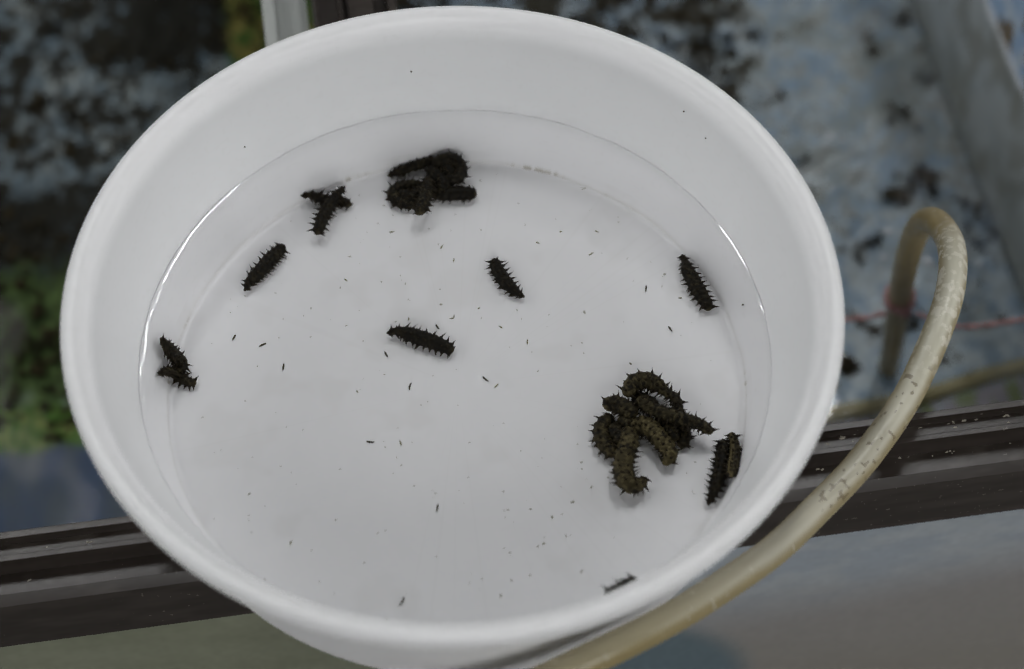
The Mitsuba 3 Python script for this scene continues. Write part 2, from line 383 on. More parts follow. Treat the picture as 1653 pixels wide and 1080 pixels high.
def water_body(u0, u1, v0, v1, step=0.005, seed=1):
    us = np.linspace(u0, u1, int((u1 - u0) / step) + 1)
    vs = np.linspace(v0, v1, int((v1 - v0) / step) + 1)
    A, B = np.meshgrid(us, vs, indexing='ij')
    near = np.exp(-((A - 0.275) / 0.05) ** 2 - ((B - 0.20) / 0.06) ** 2)                # livelier round the hose
    h = 0.0007 * (meshkit.fbm(np.stack([A * 24, B * 24, 0 * A], -1), 2, seed) - 0.5)
    h += 0.0012 * near * (meshkit.fbm(np.stack([A * 60, B * 60, 0 * A], -1), 2, seed + 3) - 0.5)
    for cu, cv, rad, amp in ((0.251, 0.262, 0.012, 0.0003),):                  # a ring where a bubble has burst
        r = np.hypot(A - cu, B - cv)
        h += amp * np.exp(-((r - rad) / 0.005) ** 2)
    v = W(A, B, ZW + h).reshape(-1, 3)
    n, m = len(us), len(vs)
    i, j = np.meshgrid(np.arange(n - 1), np.arange(m - 1), indexing='ij')
    a, b, c, d = i * m + j, (i + 1) * m + j, (i + 1) * m + j + 1, i * m + j + 1
    f = np.concatenate([np.stack([a, b, c], -1).reshape(-1, 3), np.stack([a, c, d], -1).reshape(-1, 3)])
    edge = np.concatenate([np.arange(n) * m, (n - 1) * m + np.arange(1, m), (np.arange(n - 1)[::-1]) * m + m - 1, np.arange(1, m - 1)[::-1]])
    low = v[edge].copy()
    low[:, 2] = ZR + ZB - 0.0155
    k, e = len(v), len(edge)
    q = np.arange(e)
    f = np.concatenate([f, np.stack([edge, k + q, k + (q + 1) % e], -1), np.stack([edge, k + (q + 1) % e, edge[(q + 1) % e]], -1),
                        np.stack([np.full(e, k + e), k + (q + 1) % e, k + q], -1)])
    return trimesh.Trimesh(np.vstack([v, low, low.mean(0)[None]]), f, process=False)


put('water', water_body(-0.0125, U1 + 0.002, -0.036, V1 + 0.002), 'clear_water', smooth=True)
tag('water', 'clear shallow water over the right half of the tank floor', None, kind='structure')
put('water_001', water_body(U0 - 0.002, -0.0295, -0.036, V1 + 0.002, seed=7), 'clear_water', smooth=True)
tag('water_001', 'clear shallow water over the left half of the tank floor', None, kind='structure')

# highlight of the water's edge on the right wall, modelled as a white line
rng = np.random.default_rng(4)
vv = np.linspace(0.05, 0.62, 150)
zz = ZW + 0.001 + 0.0030 * (meshkit.fbm(np.stack([vv * 40, 0 * vv, 0 * vv], -1), 2, 9) - 0.5)
C = W(U1 + 0.0003, vv, zz)
R = 0.0024 * (0.55 + 0.9 * meshkit.noise(np.stack([vv * 70, 0 * vv, 0 * vv], -1), 3))
m, _ = tube(C, R, 8)
put('tank__glint_line', m, 'foam_glint', smooth=True)
labels['tank__glint_line'] = {'label': 'wavy white line standing in for the waterline highlight on the right wall'}

# ---------------------------------------------------------------- rails
RAIL = [(-0.0301, 0), (-0.0334, 0), (-0.0336, -0.005), (-0.0385, -0.0052), (-0.0390, -0.0040), (-0.0415, -0.0040), (-0.0419, -0.014),
        (-0.0512, -0.014), (-0.0545, -0.0182), (-0.0545, -0.0530), (-0.0301, -0.0530)]
put('front_rail__profile', extrude_profile(RAIL, 'u', U0 - 0.03, U1 + 0.25, ZT), 'bronze_aluminium', smooth=30)
tag('front_rail', 'dark bronze aluminium rail with stepped grooves along the front of the tank', 'rail')
CROSS = [(-0.0400, -0.0025), (-0.0388, 0), (-0.0372, 0), (-0.0372, -0.004), (-0.0272, -0.004), (-0.0268, 0), (-0.0252, 0), (-0.0248, -0.0075), (-0.0225, -0.0075),
         (-0.0222, -0.001), (-0.0100, -0.001), (-0.0096, -0.010), (-0.0030, -0.010), (-0.0026, -0.002), (0.0016, -0.002), (0.0020, -0.0395), (-0.0400, -0.0395)]
put('cross_rail__profile', extrude_profile(CROSS, 'v', -0.0299, V1 + 0.02, ZT), 'bronze_aluminium', smooth=30)
tag('cross_rail', 'dark ribbed aluminium rail running back from behind the top of the bowl', 'rail')


def crumbs(spots, seed, size):
    r = np.random.default_rng(seed)
    ms = []
    for p in spots:
        m = trimesh.creation.icosphere(subdivisions=1)
        m.vertices *= np.array([r.uniform(.6, 2.2), r.uniform(.5, 1.0), r.uniform(.25, .5)]) * size * r.uniform(.5, 1.2) * (1 + 0.5 * (r.random((len(m.vertices), 1)) - 0.5))
        m.apply_transform(trimesh.transformations.rotation_matrix(ANG + r.normal(0, .3), [0, 0, 1]))
        m.apply_translation(p)
        ms.append(m)
    return trimesh.util.concatenate(ms)


r = np.random.default_rng(11)
spots = []
for (v, z, n, ulo, uhi) in ((-0.0338, -0.0050, 40, 0.13, 0.30), (-0.0426, -0.0140, 30, 0.14, 0.30), (-0.0365, -0.0051, 14, 0.05, 0.30), (-0.046, -0.0140, 5, -0.2, -0.05), (-0.0365, -0.0051, 6, -0.18, -0.12)):
    c = r.uniform(ulo, uhi, n)
    c = c + 0.006 * np.sin(c * 260)
    spots += [W(x, v - abs(r.normal(0, 0.0006)), ZT + z + 0.0001) for x in c]
put('front_rail__lime_crumbs', crumbs(spots, 12, 0.00055), 'lime_crust', smooth=True)
labels['front_rail__lime_crumbs'] = {'label': 'pale lime crumbs in the grooves of the rail', 'kind': 'stuff'}

# a pale plastic board beside the cross rail
m = box_uv(-0.0615, -0.0425, 0.06, 0.98, ZT - 0.026, ZT - 0.020, 0.001)
lip = box_uv(-0.0645, -0.0585, 0.0605, 0.979, ZT - 0.0198, ZT - 0.0135, 0.0015)
put('plastic_trim__board', m, 'grey_plastic', smooth=30)
put('plastic_trim__lip', lip, 'grey_plastic', smooth=30)
tag('plastic_trim', 'pale grey plastic trim beside the ribbed rail behind the bowl', 'trim')

# ---------------------------------------------------------------- algae and what lies on the tank floor
def blob(rad, seed, sub=2, flat=0.6, rough=0.9):
    m = trimesh.creation.icosphere(subdivisions=sub)
    d = 1 + rough * (meshkit.fbm(m.vertices * 2.3 + seed * 3.7, 3, seed) - 0.5)
    m.vertices = m.vertices * d[:, None] * np.array([1, 1, flat]) * rad
    return m


def in_tank(u, v, z=0.0):
    return W(u, v, ZB + z)


CLUMPS = [
    (0.342, 0.306, .005, .010, 'dark narrow algae clump near the right wall of the tank, rightmost of the clumps'),
    (0.315, 0.298, .008, .007, 'round dark algae clump on the blue tank floor above the bend of the hose'),
    (0.246, 0.176, .015, .014, 'rusty brown algae clump below the pink cord beside the hose'),
]
for i, (u, v, a, b, text) in enumerate(CLUMPS):
    r = np.random.default_rng(50 + i)
    ms = []
    for k in range(14):
        m = blob(0.45 * (a + b) / 2 * r.uniform(.5, 1.1), 100 + 20 * i + k, 2)
        m.apply_translation(in_tank(u + r.normal(0, a * .45), v + r.normal(0, b * .45), r.uniform(-0.001, .003)))
        ms.append(m)
    k = numbered('algae_clump')
    put(k, trimesh.util.concatenate(ms), 'weed_skin', smooth=True)
    tag(k, text, 'algae')

r = np.random.default_rng(21)
ms = []
proto = [blob(1.0, 300 + k, 1, 0.7, 1.3) for k in range(12)]
while len(ms) < 4200:
    u, v = r.uniform(-0.30, 0.37), r.uniform(0.19, 0.62)
    left = u < -0.02
    if -0.035 < u < -0.005:
        continue
    dens = meshkit.fbm(np.array([u * (55 if left else 36) + (9 if left else 0), v * (46 if left else 36), 5.0 if left else 9.0]), 4)
    if left:
        keep = (0.95 if v < 0.40 else 0.55) * (dens > (0.40 if v < 0.36 else 0.52))
    else:
        keep = 0.8 * (dens > (0.50 if (u < 0.24 and v > 0.33) else 0.63))
    if r.random() > keep:
        continue
    m = proto[r.integers(12)].copy()
    m.vertices *= r.uniform(.0010, .0030) * np.array([1, r.uniform(.5, 1.2), r.uniform(.6, 1.6)])
    m.apply_transform(trimesh.transformations.rotation_matrix(r.uniform(0, 6.28), [0, 0, 1]))
    m.apply_translation(in_tank(u, v, r.uniform(-.001, .003)))
    ms.append(m)
put('algae', trimesh.util.concatenate(ms), 'weed_skin', smooth=True)
tag('algae', 'dark tufts of algae scattered over the tank floor', None, kind='stuff')

vs = np.linspace(0.02, 0.368, 60)
C = W(vs, 0.139 + 0.135 * (vs - 0.25) + 0.0015 * np.sin(vs * 60), ZB + 0.001)
m, _ = tube(C, 0.0050 * (1 + 0.25 * (meshkit.fbm(np.stack([vs * 90, 0 * vs, 0 * vs], -1), 3, 2) - 0.5)), 14)
put('pipe', m, 'stained_pipe', smooth=True)
tag('pipe', 'yellow brown stained pipe lying along the tank floor near the front rail', 'pipe')

r = np.random.default_rng(33)
for (u, v, s) in ((0.2875, 0.196, .0030), (0.2655, 0.190, .0027), (0.282, 0.166, .0028), (0.293, 0.178, .0022), (0.301, 0.188, .0020), (0.258, 0.172, .0022), (0.276, 0.178, .0018),
                  (0.250, 0.262, .0026), (0.256, 0.258, .0018), (0.246, 0.256, .0014), (0.310, 0.160, .0018), (0.255, 0.150, .0016)):
    m = trimesh.creation.icosphere(subdivisions=2)  # pale dome: the glint of the bubble is put into its colour
    m.vertices *= s * np.array([1, r.uniform(.8, 1.2), .55])
    m.apply_translation(W(u, v, ZW + 0.0004))
    k = numbered('bubble')
    put(k, m, 'foam_glint', smooth=True)
    tag(k, 'small foam bubble coloured pale for its glint on the tank water near the hose', 'bubble', 'foam bubbles on the tank water')

# ---------------------------------------------------------------- the bowl and its water
INNER = [(0.1140, -0.0710), (0.1170, -0.0709), (0.1188, -0.0703), (0.1197, -0.0688), (0.1206, -0.0652), (0.1213, -0.0628), (0.1235, -0.0545), (0.1262, -0.0442), (0.1292, -0.0330), (0.1330, -0.0220), (0.1368, -0.0135), (0.1395, -0.0080)]
BEAD = [(0.1408, -0.0046), (0.1424, -0.0020), (0.1443, -0.0005), (0.1462, 0.0), (0.1480, -0.0006), (0.1494, -0.0022), (0.1500, -0.0045), (0.1496, -0.0070), (0.1483, -0.0090), (0.1466, -0.0104), (0.1448, -0.0118)]
OUTER = [(0.1430, -0.0140), (0.1400, -0.0185), (0.1357, -0.0250), (0.1318, -0.0350), (0.1290, -0.0450), (0.1276, -0.0600), (0.1262, -0.0755), (0.1248, -0.0825), (0.1215, -0.0870), (0.1180, -0.0885), (0.1165, -0.0896), (0.1135, -0.0896), (0.1125, -0.0860), (0.1115, -0.0760), (0.1090, -0.0742)]
side = catmull(np.vstack([INNER, BEAD, OUTER]), 5)
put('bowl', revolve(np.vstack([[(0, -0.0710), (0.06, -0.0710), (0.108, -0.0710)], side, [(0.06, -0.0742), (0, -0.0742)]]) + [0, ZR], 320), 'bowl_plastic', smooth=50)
tag('bowl', 'white round plastic bowl with rolled rim holding water and sea cucumbers', 'bowl')

IR, IZ = np.array(INNER)[::-1].T
HW = -0.0442


def wall_r(z):
    return np.interp(z, np.array(INNER)[1:, 1], np.array(INNER)[1:, 0])


nth = 720
th = np.linspace(0, 2 * np.pi, nth, endpoint=False)
circ = np.stack([np.cos(th), np.sin(th), 0 * th], -1)
hm = 0.00130 * (0.5 + 1.0 * meshkit.fbm(circ * 2.6 + 7, 3, 4)) + 0.00075 * (meshkit.noise(circ * 11 + 3, 8) - 0.5)
rw = wall_r(HW + hm)
dist = np.r_[-0.0007, np.linspace(0, 0.009, 40), 0.0105, 0.0125, 0.016, 0.025, 0.04, 0.06, 0.08, 0.10, 0.115]
lc = 0.0036
rows = []
for d in dist:
    rr = rw - d
    hh = hm * np.exp(-np.maximum(d, 0) / lc)
    x, y = rr * np.cos(th), rr * np.sin(th)
    hh = hh + 0.00010 * (meshkit.fbm(np.stack([x * 22, y * 22, 0 * x], -1), 2, 6) - 0.5) * min(1, max(d, 0) / 0.006)
    rows.append(np.stack([x, y, ZR + HW + hh], -1))
rows = rows[::-1]
rim = np.stack([(rw + 0.0012) * np.cos(th), (rw + 0.0012) * np.sin(th), ZR + HW + hm - 0.002], -1)
hidden = [rim] + [np.stack([(wall_r(z) + 0.0013) * np.cos(th), (wall_r(z) + 0.0013) * np.sin(th), np.full(nth, ZR + z)], -1) for z in (-0.050, -0.0545, -0.063, -0.0652, -0.0690, -0.0722)]
V = np.vstack([[[0, 0, ZR + HW]], np.vstack(rows), *hidden, [[0, 0, ZR - 0.0722]]])
nr = len(rows) + len(hidden)
i, j = np.meshgrid(np.arange(nr - 1), np.arange(nth), indexing='ij')
a, b, c, d = 1 + i * nth + j, 1 + i * nth + (j + 1) % nth, 1 + (i + 1) * nth + (j + 1) % nth, 1 + (i + 1) * nth + j
k = np.arange(nth)
F = np.concatenate([np.stack([a, d, c], -1).reshape(-1, 3), np.stack([a, c, b], -1).reshape(-1, 3), np.stack([0 * k, 1 + k, 1 + (k + 1) % nth], -1),
                    np.stack([0 * k + len(V) - 1, 1 + (nr - 1) * nth + (k + 1) % nth, 1 + (nr - 1) * nth + k], -1)])
m = trimesh.Trimesh(V, F, process=False)
put('bowl_water', m, 'clear_water', smooth=60)
tag('bowl_water', 'clear water standing halfway up inside the white bowl', 'water')

# ---------------------------------------------------------------- sea cucumbers: (x, y, z, radius) along each body in millimetres from the bowl's rim centre
CUCUMBERS = {
'A':([[-30.02,24.31,-67.81,3.52],[-24.6,25.31,-67.89,3.52],[-18.03,22.76,-67.86,3.51],[-10.16,19.6,-67.84,3.5],[-4.41,16.81,-67.9,3.49],[-1.55,15.52,-67.84,3.49]],'c'),
'B':([[14.71,63.75,-68.41,2.94],[17.15,56.47,-68.45,2.93],[20.88,49.85,-68.41,2.91],[24.84,45.6,-68.4,2.9],[28.0,43.35,-68.44,2.9]],'h'),
'C':([[96.07,65.94,-68.19,3.23],[98.5,56.28,-68.19,3.21],[102.21,46.42,-68.19,3.19],[106.37,36.37,-68.19,3.16]],'t'),
'D':([[-76.1,70.98,-68.19,3.25],[-80.75,64.6,-68.2,3.24],[-85.55,57.3,-68.23,3.22],[-89.61,51.37,-68.24,3.21],[-91.34,46.45,-68.23,3.2]],'h'),
'E1':([[-62.12,74.63,-65.45,2.97],[-59.72,84.53,-65.46,2.99],[-55.91,94.23,-65.48,3.01],[-51.11,101.55,-65.45,3.03]],'m'),
'E2':([[-70.38,96.52,-61.41,2.47],[-65.27,97.83,-67.36,2.48],[-58.46,95.93,-68.91,2.48],[-52.44,95.94,-68.92,2.48],[-48.48,93.14,-68.9,2.47]],'c'),
'F1':([[-120.51,9.12,-49.46,3.08],[-118.72,9.3,-55.98,3.1],[-116.55,9.56,-63.62,3.12],[-114.37,8.26,-67.2,3.13],[-114.74,4.24,-67.18,3.12]],'c'),
'F2':([[-120.46,-4.19,-56.75,2.43],[-118.92,1.59,-62.73,2.46],[-116.27,4.41,-68.83,2.47],[-112.1,1.04,-68.83,2.47],[-107.6,-0.51,-68.8,2.46]],'c'),
'G1':([[-33.01,110.07,-68.94,2.5],[-26.23,113.59,-68.89,2.5],[-17.95,116.18,-67.68,2.5],[-11.84,117.38,-66.11,2.5]],'c'),
'G2':([[-12.81,113.01,-65.17,3.32],[-7.81,114.91,-62.74,3.32],[-2.88,114.85,-63.52,3.32],[-0.38,110.91,-65.22,3.32],[-1.94,105.94,-65.22,3.3],[-7.96,105.24,-65.22,3.3]],'b'),
'G3':([[-17.69,105.16,-68.58,2.9],[-25.36,104.46,-68.59,2.9],[-29.64,100.91,-68.57,2.89],[-28.38,96.36,-68.57,2.88],[-22.84,93.9,-68.55,2.88],[-17.95,94.59,-68.54,2.88]],'b'),
'G4':([[-13.89,105.05,-62.41,3.02],[-14.8,97.69,-62.43,3.0],[-16.22,89.73,-62.46,2.99],[-18.2,83.2,-62.47,2.97]],'c'),
'G5':([[-14.81,101.12,-67.95,3.58],[-6.56,99.4,-67.99,3.57],[1.1,99.75,-67.99,3.57],[7.14,99.0,-67.93,3.57]],'b'),
'G6':([[-13.93,112.95,-65.95,3.6],[-11.08,108.67,-65.95,3.59],[-7.68,103.72,-65.95,3.58],[-8.67,98.8,-65.95,3.56]],'b'),
'G7':([[-22.88,97.03,-67.23,3.29],[-18.56,99.11,-67.2,3.3],[-14.84,103.33,-67.21,3.31],[-12.2,107.58,-67.21,3.32]],'b'),
'G8':([[-8.09,112.38,-64.41,3.04],[-5.56,109.92,-64.45,3.04],[-3.86,106.7,-64.42,3.03]],'b'),
'G9':([[-27.35,99.98,-67.4,3.03],[-24.01,97.9,-67.45,3.02],[-20.69,96.53,-67.48,3.02],[-16.88,97.22,-67.47,3.02]],'b'),
'H':([[56.78,-110.62,-44.2,2.66],[60.97,-108.33,-44.2,2.66],[64.94,-106.03,-44.2,2.67],[69.18,-103.21,-44.2,2.67]],'b'),
'I1':([[102.77,-28.83,-62.3,2.89],[99.51,-25.0,-62.35,2.9],[95.62,-23.24,-62.34,2.9],[89.98,-21.19,-62.32,2.9],[83.09,-18.54,-62.3,2.9],[77.45,-15.58,-62.28,2.91],[73.59,-11.38,-62.31,2.92]],'b'),
'I2':([[68.92,-9.91,-63.66,3.62],[72.15,-4.05,-63.4,3.91],[76.78,-2.25,-63.37,3.92],[81.57,-3.73,-63.89,3.36],[85.3,-6.98,-64.94,2.24],[88.99,-9.56,-65.13,2.1],[90.57,-13.62,-65.36,1.81],[89.16,-17.24,-65.76,1.39]],'k'),
'I3':([[69.24,-24.12,-64.7,3.59],[69.72,-30.92,-64.11,4.12],[68.04,-36.73,-64.11,4.1],[66.86,-42.43,-64.18,4.09],[67.17,-47.86,-64.17,4.07],[69.77,-51.13,-64.38,3.79],[73.3,-49.97,-65.4,2.72],[75.71,-46.5,-66.48,1.64]],'k'),
'I4':([[64.77,-35.47,-67.63,3.57],[61.37,-32.53,-67.67,3.58],[59.25,-28.14,-67.69,3.59],[58.85,-24.07,-67.63,3.6],[60.47,-19.91,-67.64,3.61],[63.84,-16.92,-67.68,3.62]],'b'),
'I5':([[69.85,-22.74,-65.96,3.32],[75.14,-21.73,-65.68,3.6],[79.02,-24.58,-65.37,3.87],[82.31,-29.52,-65.44,3.86],[84.89,-33.18,-65.66,3.57],[86.0,-36.89,-66.23,3.02],[82.97,-39.89,-67.49,1.65]],'k'),
'I6':([[60.42,-16.0,-63.49,3.74],[63.0,-13.58,-63.54,3.75],[66.0,-14.18,-63.55,3.75],[69.46,-16.25,-63.57,3.74],[72.59,-19.83,-63.53,3.73]],'b'),
'I7':([[87.85,-17.44,-68.74,2.51],[91.7,-21.03,-68.71,2.51],[92.74,-25.18,-68.69,2.5],[92.07,-28.67,-68.75,2.49],[89.94,-31.03,-68.71,2.49]],'b'),
'I8':([[62.87,-21.94,-66.3,3.46],[64.77,-25.5,-66.27,3.45],[66.66,-28.98,-66.32,3.44],[68.78,-32.51,-66.28,3.44]],'b'),
'I9':([[71.75,-7.32,-67.68,3.64],[75.74,-9.12,-67.7,3.64],[79.67,-12.15,-67.65,3.63],[79.02,-15.76,-67.63,3.62]],'b'),
'I10':([[66.29,-17.56,-66.66,3.61],[69.23,-19.92,-66.69,3.61],[73.64,-22.91,-66.64,3.6],[77.54,-25.83,-66.68,3.59]],'b'),
'I11':([[81.45,-17.21,-67.22,3.06],[84.81,-20.8,-67.18,3.06],[87.1,-25.53,-67.17,3.05],[88.44,-29.02,-67.22,3.04]],'b'),
'J1':([[108.13,-27.45,-68.33,2.9],[107.24,-33.58,-68.35,2.89],[106.06,-40.56,-68.3,2.88],[104.42,-47.13,-68.32,2.86],[102.33,-53.08,-68.33,2.85],[100.07,-58.15,-68.33,2.84]],'h'),
'J2':([[111.43,-23.84,-68.95,2.28],[112.53,-30.0,-68.96,2.27],[111.47,-38.31,-66.26,2.25],[108.94,-49.51,-60.39,2.22]],'b'),
}
RODS = [(-94.3, 24.1, 69, 3.26), (-82.0, 20.3, 30, 3.4), (-72.5, 9.1, 86, 3.99), (-19.3, -0.5, 79, 3.57), (11.7, 3.2, -45, 3.66), (-34.8, -27.2, -6, 3.28), (-22.7, -27.8, -75, 2.66), (-7.0, -57.9, 81, 3.91), (-19.9, -99.0, 64, 4.33), (-29.9, 15.6, -63, 3.37), (-8.9, 29.8, -59, 3.06), (80.0, 49.6, 86, 3.62), (89.4, 28.5, -62, 3.22), (35.1, -74.0, 39, 1.55), (38.4, -62.1, -73, 1.63), (-30.1, 80.4, 6, 2.16), (-8.0, 72.2, 67, 2.59), (-2.5, 64.8, 83, 2.03), (33.8, 74.3, -24, 1.66), (43.9, 80.4, 12, 1.37), (56.9, 68.2, 36, 2.35), (59.6, 80.4, -13, 1.63), (54.7, 104.8, 4, 2.48), (17.8, 29.5, -35, 1.93), (29.2, 21.9, 86, 2.55), (18.4, -96.7, 88, 1.58), (-21.3, 33.7, 83, 1.57), (-48.9, 54.1, -44, 1.79), (-41.2, -2.9, -62, 1.48), (16.1, -0.2, 51, 2.56), (-63.9, -73.5, 76, 2.16), (72.0, 10.9, -46, 1.37), (-3.0, 33.9, -6, 1.58), (94.4, 44.6, 0, 1.59), (8.5, 39.2, 27, 1.1)]
HOSE = [(34.7, -138.0, -56.7), (61.1, -127.8, -49.6), (83.9, -114.0, -52.2), (107.3, -95.6, -57.8), (125.6, -79.0, -64.5), (143.6, -58.8, -68.7), (159.4, -42.2, -69.4), (174.5, -22.8, -68.2), (185.9, -5.6, -68.4), (195.4, 12.2, -62.1), (205.1, 33.7, -59.4), (209.7, 51.4, -59.4), (213.0, 73.3, -68.5), (214.8, 105.7, -94.7), (215.5, 124.8, -124.1), (219.6, 140.8, -167.7), (226.4, 157.4, -217.0), (234.5, 175.7, -265.2), (243.7, 193.6, -325.8)]
SPECKS = [(-90.6, 93.7, -29.3), (94.5, 99.1, -12.9), (-20.9, 130.7, -23.0), (-122.0, 149.9, -71.0), (103.2, 87.5, -16.4), (118.7, 30.7, -56.3)]

INFO = {
    'A': ('dark sea cucumber lying alone at the centre of the bowl floor', 0.1),
    'B': ('small dark sea cucumber slanting down right, above and right of the central one', 0.1),
    'C': ('dark spindle shaped sea cucumber alone near the upper right wall of the bowl', 0.2),
    'D': ('dark sea cucumber alone below the crossed pair, slanting down left', 0.1),
    'E1': ('upper dark sea cucumber of the crossed pair, the longer steep one', 0.1),
    'E2': ('lower dark sea cucumber of the crossed pair, lying flatter underneath', 0.2),
    'F1': ('dark humped sea cucumber climbing the left wall of the bowl', 0.2),
    'F2': ('brown curved sea cucumber under the humped one at the left wall', 0.3),
    'G1': ('pointed left arm shaped sea cucumber at the top of the rear cluster', 0.25),
    'G2': ('curled dark sea cucumber at the upper right of the rear cluster', 0.1),
    'G3': ('sea cucumber bent in a hook at the lower left of the rear cluster', 0.3),
    'G4': ('brownish sea cucumber pointing to the viewer in front of the rear cluster', 0.25),
    'G5': ('spiny black sea cucumber sticking out right from the rear cluster', 0.05),
    'G6': ('dark sea cucumber buried in the middle of the rear cluster', 0.05),
    'G7': ('black sea cucumber under the hook shaped one in the rear cluster', 0.1),
    'G8': ('black sea cucumber inside the curl of the rear cluster', 0.1),
    'G9': ('black sea cucumber filling the hook at the lower left of the rear cluster', 0.15),
    'H': ('dark sea cucumber half hidden behind the front rim of the bowl', 0.1),
    'I1': ('long sea cucumber reaching right out of the large cluster', 0.45),
    'I2': ('sea cucumber forming the thin loop at the top of the large cluster', 0.5),
    'I3': ('thick mottled sea cucumber curling up at the bottom of the large cluster', 0.6),
    'I4': ('spiny sea cucumber curved along the left edge of the large cluster', 0.5),
    'I5': ('tan sea cucumber bending down in the middle of the large cluster', 0.78),
    'I6': ('sea cucumber with blunt head at the upper left of the large cluster', 0.4),
    'I7': ('small sea cucumber under the right arm of the large cluster', 0.5),
    'I8': ('dark sea cucumber wedged inside the left of the large cluster', 0.35),
    'I9': ('dark sea cucumber beneath the loop of the large cluster', 0.35),
    'I10': ('brown sea cucumber under the tan one in the large cluster', 0.5),
    'I11': ('brown sea cucumber below the right arm base of the large cluster', 0.5),
    'J1': ('long dark sea cucumber, left of the pair by the lower right wall', 0.15),
    'J2': ('narrow tan striped sea cucumber, right of the pair by the wall', 0.45),
}


def taper(s, kind):
    def blunt(t):
        return np.sqrt(np.clip(1 - (1 - np.clip(t / 0.10, 0, 1)) ** 2, 0, 1)) * (0.72 + 0.28 * np.clip(t / 0.3, 0, 1))

    def sharp(t):
        return 0.10 + 0.90 * np.clip(t / 0.36, 0, 1) ** 0.75
    if kind == 'k':
        return np.minimum(blunt(s * 1.5) / blunt(np.array(0.6)), 1) * np.minimum(np.sqrt(np.clip((1 - s) / 0.04, 0.02, 1)), 1)
    a = sharp(s) if kind in 'ct' else blunt(s)
    b = sharp(1 - s) if kind in 'hm' else blunt(1 - s)
    return a * b


def cone(base, tip, rad, n=6, bend=None):
    """A curved pointed papilla."""
    bend = np.zeros(3) if bend is None else bend
    t = np.linspace(0, 1, 5)
    C = base + np.outer(t, tip - base) + np.outer(t**2, bend)
    R = rad * np.array([1.4, 0.95, 0.55, 0.28, 0.05])
    m, _ = tube(C, R, n, frame=(lambda T: (lambda A: (T, A, np.cross(A, T)))(np.cross(T, np.where(np.abs(T[:, 2:]) < .9, [[0, 0, 1.0]], [[1.0, 0, 0]])) /
                np.linalg.norm(np.cross(T, np.where(np.abs(T[:, 2:]) < .9, [[0, 0, 1.0]], [[1.0, 0, 0]])), axis=1, keepdims=True)))(np.gradient(C, axis=0) / np.linalg.norm(np.gradient(C, axis=0), axis=1, keepdims=True)))
    return m


